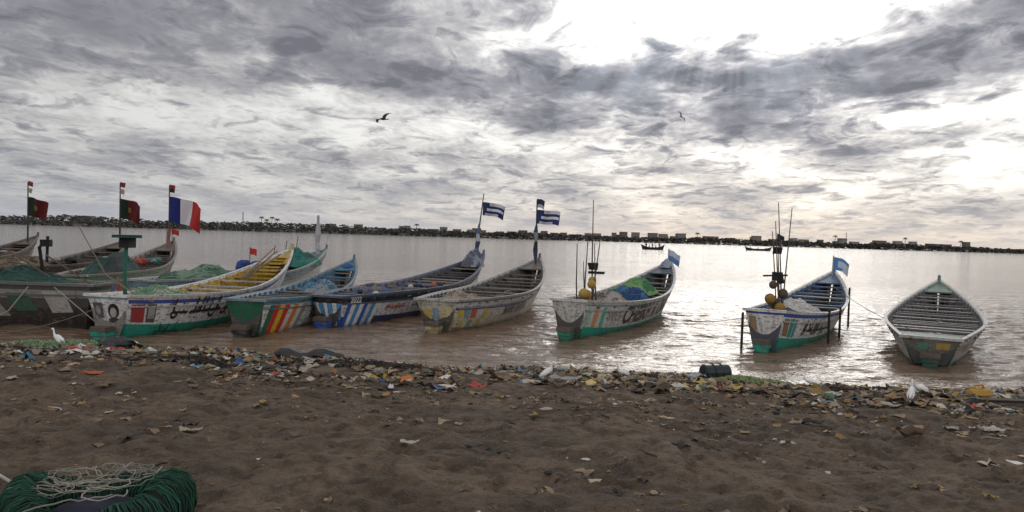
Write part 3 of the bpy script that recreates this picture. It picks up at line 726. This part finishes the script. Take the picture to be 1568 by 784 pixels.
m.tube([c0+Vector((-.75+.15*k,.04*math.sin(k),.04*math.sin(k*1.3))) for k in range(11)],[.06,.13,.15,.14,.11,.08,.13,.17,.17,.13,.06],(.010,.010,.010),10,flat=1.3); m.obj('black_plastic_bag',M_plast)
m=MB(); c0=on(-8.6,17.25,.12); m.ball(c0,.40,(.010,.011,.014),(1.1,.8,.5),.2,3,18); m.obj('black_plastic_bag',M_plast)
m=MB(); c0=on(-4.6,14.4,.03)
m.tube([c0+Vector((-.5+.12*k,.03*math.sin(k*2),.02*math.sin(k*1.3)))for k in range(9)],[.03,.07,.06,.09,.06,.08,.05,.06,.02],(.02,.018,.016),8,flat=1.6); m.obj('black_plastic_bag',M_plast)
m=MB(); c0=on(4.25,16.1,.16)
ax=Vector((.95,.3,0)).normalized()
prof=[(-.30,.02),(-.30,.15),(-.28,.185),(-.1,.18),(-.09,.20),(-.07,.18),(.07,.18),(.09,.20),(.10,.18),(.26,.18),(.28,.16),(.28,.02)]
m.tube([c0+ax*p for p,_ in prof],[r_ for _,r_ in prof],(.012,.022,.026),18); m.obj('plastic_drum',M_plast,smooth=False)
m=MB(); c0=on(8.35,13.9,.11); R=Matrix.Rotation(.25,3,'Z')
m.tube([c0+R@Vector((x,0,0)) for x in(-.24,-.22,-.1,0,.1,.19,.22)],[.05,.11,.12,.115,.12,.11,.05],(.42,.24,.02),8,flat=.9)
m.tube([c0+R@Vector(p) for p in((-.12,0,.11),(-.08,0,.17),(.06,0,.17),(.10,0,.11))],.02,(.42,.24,.02),6)
m.tube([c0+R@Vector((.22,0,.04)),c0+R@Vector((.28,0,.04))],.03,(.5,.3,.03),8); m.obj('jerrycan',M_plast)
m=MB()
p0=on(7.6,13.35,.05); p1=on(10.8,12.7,.07)
dv=(p1-p0); R=dv.to_track_quat('X','Z').to_matrix()
m.box((p0+p1)/2,(dv.length,.20,.05),(.05,.04,.033),R,.01); m.obj('driftwood_plank',M_matte)
m=MB(); c0=on(4.85,9.35,.05)
def sole(u,v):
    x=(u-.5)*.42; w_=.06+.035*math.cos((u-.15)*7)*(1 if u<.6 else .6)
    return c0+Vector((x,(v-.5)*2*w_,.09*(u-.45)**2*4+.01*math.sin(v*9)))
m.grid(sole,14,6,(.10,.06,.035)); m.tube([c0+Vector((-.12,0,0)),c0+Vector((-.02,.0,.06)),c0+Vector((.1,0,.02))],[.05,.06,.03],(.09,.055,.035),8,flat=1.4); m.obj('old_shoe',M_matte)
for x,y,sx,cc,nm in((-6.3,11.9,.13,(.5,.12,.05),'orange_scrap'),(-8.3,15.9,.45,(.40,.05,.07),'red_cloth'),(-5.3,13.6,.18,(.03,.2,.42),'blue_scrap'),(-9.1,15.2,.16,(.03,.15,.4),'blue_scrap'),(-8.0,11.7,.16,(.35,.33,.3),'plastic_sheet'),(-1.0,8.0,.09,(.45,.40,.32),'plastic_sheet'),(-3.4,8.4,.11,(.36,.30,.22),'plastic_sheet'),(1.0,13.8,.25,(.35,.33,.3),'plastic_sheet'),(3.9,10.1,.18,(.04,.03,.025),'plastic_sheet'),(-10,14.4,.25,(.4,.38,.34),'plastic_sheet'),(6.2,10.0,.14,(.42,.40,.36),'plastic_sheet'),(3.7,15.9,.3,(.4,.42,.4),'plastic_sheet')):
    m=MB(); z0=gz(x,y); r=random.Random(int(x*10))
    o1,o2=r.uniform(0,9),r.uniform(0,9)
    def fn(u,v):
        n=float(fbm(np.array([u*4+o1]),np.array([v*4+o2]),3,9)[0]); return Vector((x+(u-.5)*sx*2*(1+n),y+(v-.5)*sx*(1+.8*n),z0+.02+max(0,n+.1)*sx*.8))
    m.grid(fn,14,10,cc); m.obj(nm,M_matte)
# ------------------------------------------------------------------ egrets
def egret(x,y,h,yaw,neck=0):
    m=MB(); s=h/.5
    z0=max(0,gz(x,y)); WH=(.8,.8,.78)
    def q(a): return [Vector(p)*s for p in a]
    if neck==0:
        pts=[(-.22,0,.16),(-.15,0,.20),(-.06,0,.25),(.03,0,.29),(.09,0,.33),(.10,0,.38),(.075,0,.43),(.085,0,.47),(.12,0,.485),(.155,0,.48)]
        rd=[.012,.04,.072,.078,.055,.032,.024,.022,.028,.014]
    else:
        pts=[(-.24,0,.2),(-.16,0,.23),(-.06,0,.26),(.04,0,.27),(.11,0,.29),(.16,0,.34),(.17,0,.40),(.19,0,.44),(.225,0,.45),(.26,0,.445)]
        rd=[.012,.04,.068,.07,.045,.024,.02,.02,.027,.014]
    m.tube(q(pts),[r*s for r in rd],WH,10,flat=.8)
    hp=pts[-1]; m.tube(q([hp,(hp[0]+.045,0,hp[2]-.008),(hp[0]+.09,0,hp[2]-.02)]),[.012*s,.008*s,.002*s],(.5,.3,.05),6)
    for sy in(-1,1):
        m.tube(q([(-.23,sy*.035,.15),(-.1,sy*.062,.22),(.04,sy*.055,.28)]),[.01*s,.05*s,.025*s],(.74,.74,.73),8,flat=.35)
        m.ball(Vector((hp[0]-.02,sy*.02,hp[2]+.012))*s,.005*s,BK,n=6)
        m.tube(q([(-.02+.02*sy,sy*.03,.2),(-.0+.03*sy,sy*.03,.11),(-.02+.03*sy,sy*.03,.005)]),[.014*s,.008*s,.007*s],(.05,.05,.04),6)
        for a in(-.5,0,.5): m.tube(q([(-.02+.03*sy,sy*.03,.005),(.03+.03*sy,sy*.03+.04*a,.004)]),.004*s,(.05,.05,.04),4)
    o=m.obj('egret',M_plain,smooth=True); o.location=(x,y,z0); o.rotation_euler=(0,0,yaw)
egret(-9.95,17.3,.48,2.6,1); egret(.68,13.6,.34,.4); egret(2.2,15.1,.34,3.6,1); egret(7.15,13.6,.34,3.3,1); egret(6.35,12.35,.38,1.0); egret(6.0,15.6,.30,2.9,1)
# ------------------------------------------------------------------ flying birds
def flyer(loc,span,yaw,bank,col=(.02,.018,.018)):
    m=MB(); s=span/1.5
    m.tube([Vector(p)*s for p in((-.34,0,-.01),(-.22,0,0),(-.08,0,0),(.08,0,0),(.17,0,.01),(.22,0,.01),(.27,0,-.005))],[.02*s,.04*s,.07*s,.075*s,.045*s,.042*s,.008*s],col,10)
    m.add([Vector(p)*s for p in((-.25,-.03,0),(-.25,.03,0),(-.52,.13,.01),(-.46,0,0),(-.52,-.13,.01))],[(0,1,2,3),(0,3,4)],col)
    for sy in(-1,1):
        def wing(u,v):
            y=.04+u*.71; ch=.24*(1-u**3*.55); fx=.10+.10*math.sin(u*3.1)-.20*u*u
            z=.26*math.sin(u*1.9)*(1 if sy>0 else .7)-.10*u*u
            fing=0
            if u>.72 and v>.5: fing=.10*(math.sin(u*60)>0)
            return Vector((fx-v*ch*(1-fing*3)-.05*v,sy*y,z-.02*v))*s
        m.grid(wing,22,5,col)
    o=m.obj('flying_bird',M_plain); o.location=loc; o.rotation_euler=(bank,-.1,yaw)
flyer((-10.1,60,11.4),1.75,2.6,-.6); flyer((14.6,70,13.8),1.1,.9,.9)
# ------------------------------------------------------------------ distant boats & people
for loc,L_,ppl,yaw in(((36.5,205,0),6.5,5,2.6),((78,250,0),8.5,3,3.0)):
    e=empty('passenger_canoe',loc,yaw); m=MB()
    for side in(-1,1):
        m.grid(lambda u,v:Vector(((u-.5)*L_*(.86+.14*v),side*(.25+.55*v**.8)*max(.03,1-abs(2*u-1)**2.4),-.15+(.75+.8*abs(2*u-1)**3)*v)),30,5,(.05,.045,.045))
    m.grid(lambda u,v:Vector(((u-.5)*L_*.84,(v-.5)*.6*max(.03,1-abs(2*u-1)**2.4),.1)),20,2,(.05,.05,.05))
    m.obj('hull',M_matte,e)
    for k in range(ppl):
        me=bpy.data.meshes.new('person')
        x=(-.35+.7*k/max(1,ppl-1))*L_*.8; sitting=k%2 or L_>8
        h=.45 if sitting else .85
        V_=[(0,0,h),(0,0,h+.28),(0,0,h+.5),(0,0,h+.6),(.02,0,h+.75),(0,.19,h+.48),(.08,.24,h+.22),(.22,.2,h+.1),(0,-.19,h+.48),(.08,-.24,h+.22),(.22,-.2,h+.1)]
        if sitting: V_+=[(.4,.12,h),(.45,.12,.08),(.4,-.12,h),(.45,-.12,.08)]
        else: V_+=[(.03,.1,.48),(0,.1,.08),(-.03,-.1,.48),(0,-.1,.08)]
        E_=[(0,1),(1,2),(2,3),(3,4),(2,5),(5,6),(6,7),(2,8),(8,9),(9,10),(0,11),(11,12),(0,13),(13,14)]
        R_=[.15,.15,.16,.065,.11,.06,.045,.035,.06,.045,.035,.08,.05,.08,.05]
        me.from_pydata([(a,b_,c_) for a,b_,c_ in V_],E_,[])
        o=bpy.data.objects.new('person',me); COL.objects.link(o); o.parent=e; o.location=(x,random.uniform(-.1,.1),.1); o.rotation_euler=(0,0,random.uniform(-1,1))
        md=o.modifiers.new('s','SKIN')
        for i,r_ in enumerate(R_): me.skin_vertices[0].data[i].radius=(r_,r_)
        me.skin_vertices[0].data[0].use_root=True
        o.modifiers.new('ss','SUBSURF').render_levels=1
        mm,tt,bb=newmat('clothing'); cc=random.choice([(.03,.03,.04),(.05,.04,.04),(.15,.05,.04),(.05,.07,.12)]); tt.put(bb.inputs['Base Color'],tt.mix(tt.noise(tt.n('ShaderNodeTexCoord').outputs['Object'],5),(*cc,1),(.03,.025,.025)))
        me.materials.append(mm)
# ------------------------------------------------------------------ far bank vegetation & town
def fary(x): return 430+40*np.sin(x*.004+1)+np.clip(x,0,600)*.12
m=MB(); r=random.Random(5)
NTR=30000
tx=rng.uniform(-420,560,NTR); ty=fary(tx)+9+rng.random(NTR)**2*60
hxa=vnoise(tx*.05,ty*.02,91)*.5+vnoise(tx*.3,ty*.05,92)*.3+vnoise(tx*.012,ty*0,93)*.4
for x,y,hx in zip(tx.tolist(),ty.tolist(),hxa.tolist()):
    H=(2.0+3.9*max(0,hx-.15))*(1.15 if x<-90 else .9)
    z=.0+H*r.random()**1.05; s_=r.uniform(.45,1.15)
    dx,dz=r.uniform(-1,1)*s_,r.uniform(.2,1)*s_*.8
    f=r.uniform(.5,1.5); col=(.070*f,.068*f,.060*f)
    dy=r.uniform(-1,1)*s_
    m.add([(x-dx,y-dy,z-dz*.5),(x+s_,y+dy,z-dz*.3),(x+dx,y+dy,z+dz),(x-s_,y-dy*.3,z+dz*.6)],[(0,1,2,3)],col)
m.obj('distant_tree_line',M_fol)
def palm(x,y,h):
    m=MB(); m.tube([(x,y,0),(x+.3,y,h*.5),(x+.5,y,h)],[.25,.18,.14],(.06,.05,.04),6)
    for k in range(14):
        a=k*.45+random.uniform(-.1,.1); l=random.uniform(1.6,2.2)
        def fn(u,v): return Vector((x+.5+math.cos(a)*l*u-math.sin(a)*(v-.5)*.6*math.sin(3.14*min(1,u+.08)),y+math.sin(a)*l*u+math.cos(a)*(v-.5)*.6*math.sin(3.14*min(1,u+.08)),h+.9*math.sin(u*2.2)*(.4+.6*(k%2))-1.6*u*u-abs(v-.5)*.2))
        m.grid(fn,6,2,(.04,.045,.035))
    m.obj('palm_tree',M_fol)
for x,h in((-152,8.5),(-149,7),(-146,8.5),(-143,7.5),(-60,7),(120,7),(214,8),(262,8),(300,7)): palm(x,float(fary(np.array(float(x))))+30,h)
r=random.Random(9)
for k in range(90):
    x=r.uniform(-300,330) if k<35 else r.uniform(-60,330); y=float(fary(np.array(x)))+r.uniform(50,120); w_=r.uniform(2.5,6.5); d_=r.uniform(4,7); h_=r.choice([2.6,3.1,3.3,3.7,4.3,5.0])*(1.1 if x>60 else 1.0)
    z0=1.1; wc=r.choice([(.22,.215,.21),(.30,.29,.28),(.18,.165,.155),(.15,.14,.135),(.24,.21,.18),(.13,.105,.095)])
    m=MB(); m.box((x,y,z0+h_/2),(w_,d_,h_),wc)
    m.box((x,y,z0+h_+.12),(w_+.3,d_+.3,.24),tuple(c_*.8 for c_ in wc))
    nw=max(1,int(w_//2))
    for i in range(nw):
        wx=x-w_/2+(i+.5)*w_/nw
        if i==nw//2: m.box((wx,y-d_/2-.03,z0+1.05),(1.0,.1,2.1),(.05,.04,.035))
        else: m.box((wx,y-d_/2-.03,z0+1.7),(.9,.1,1.0),(.03,.03,.035))
    m.obj('house',M_house)
for x,h in((-172,12),(235,11)):
    m=MB(); y=float(fary(np.array(float(x))))+60
    for dx,dy in((-.6,-.6),(.6,-.6),(0,.7)): m.tube([(x+dx,y+dy,0),(x+dx*.2,y+dy*.2,h)],.12,(.15,.15,.15),4)
    for q in range(6): m.box((x,y,2+q*h/7),(1.1-.12*q,1.1-.12*q,.1),(.15,.15,.15))
    m.obj('radio_mast',M_house)
# ------------------------------------------------------------------ net heap in the foreground
NX,NY=-2.68,5.1; Z0=gz(NX,NY)-.02
e=empty('fishing_net_heap',(NX,NY,Z0)); r=random.Random(3)
R0,r0=.45,.15
def tor(a,bq,rr=r0): 
    h=.24+.06*math.sin(a*2+1)+.02*math.sin(a*5); 
    return Vector(((R0+.03*math.sin(a*3)+rr*math.cos(bq))*math.cos(a),(R0+rr*math.cos(bq))*math.sin(a)*.9,h+rr*math.sin(bq)*1.25))
m=MB()
m.grid(lambda u,v:tor(u*6.2832,v*6.2832,r0*.93),80,16,(.004,.018,.012))
for k in range(300):
    a=k/300*6.2832+r.uniform(-.008,.008); tw=r.uniform(.0,.18); f=r.uniform(.3,1.6); ww=r.uniform(-.025,.025)
    m.tube([tor(a+tw*q/9+ww*math.sin(q),-1.2+q*.55,r0*r.uniform(.95,1.12)) for q in range(10)],r.choice([.003,.004,.005]),(.014*f,.075*f,.046*f),4,cap=False)
m.obj('green_net_roll',M_matte,e)
m=MB()
def dome(u,v):
    a=u*6.2832; n=float(fbm(np.array([math.cos(a)*v*3+5]),np.array([math.sin(a)*v*3+5]),3,4)[0])
    return Vector((math.cos(a)*v*.50,math.sin(a)*v*.46,.02+.34*(1-v**2.5)+.2*n*(1-v)))
m.grid(dome,48,18,(.02,.022,.045)); m.obj('navy_tarpaulin',M_matte,e,True)
m=MB()
for k in range(34):
    a=r.gauss(1.9,1.2); q=r.uniform(.1,.5); p=Vector((math.cos(a)*q,math.sin(a)*q,0)); dr=r.uniform(0,6.28); w_=r.uniform(-.5,.5); pts=[]
    for i in range(16):
        dr+=w_+r.uniform(-.3,.3); p+=Vector((math.cos(dr)*.05,math.sin(dr)*.05,0)); q=p.length
        if q>.6: p*=.95
        zt_=.42 if q<.3 else .44-1.2*max(0,q-.50)
        pts.append((p.x,p.y*.95,zt_+.02*r.random()))
    f=r.uniform(.5,1.0); m.tube(pts,r.choice([.0022,.003,.0045]),(.40*f,.37*f,.31*f),5)
m.tube([Vector((-.75,-.05,.12)),Vector((-.85,.05,.38)),Vector((-.7,.12,.45)),Vector((-.52,.1,.36)),Vector((-.45,.0,.2))],.012,(.45,.45,.42),7)
m.tube([Vector((.4,.1,.36)),Vector((.55,.1,.22)),Vector((.66,.0,.08)),Vector((.8,-.05,.03)),Vector((.95,-.2,.02))],.005,(.40,.38,.32),6)
m.tube([Vector((.3,.3,.36)),Vector((.5,.2,.24)),Vector((.62,.1,.12)),Vector((.7,-.1,.03))],.004,(.40,.38,.32),6)
m.obj('tangled_white_rope',M_matte,e)
m=MB()
m.tube([(-.95,-.2,.0),(-.8,.0,.12),(-.6,.05,.10),(-.5,-.1,.05)],[.08,.10,.09,.06],(.01,.09,.05),8); m.obj('net_edge',M_net,e)
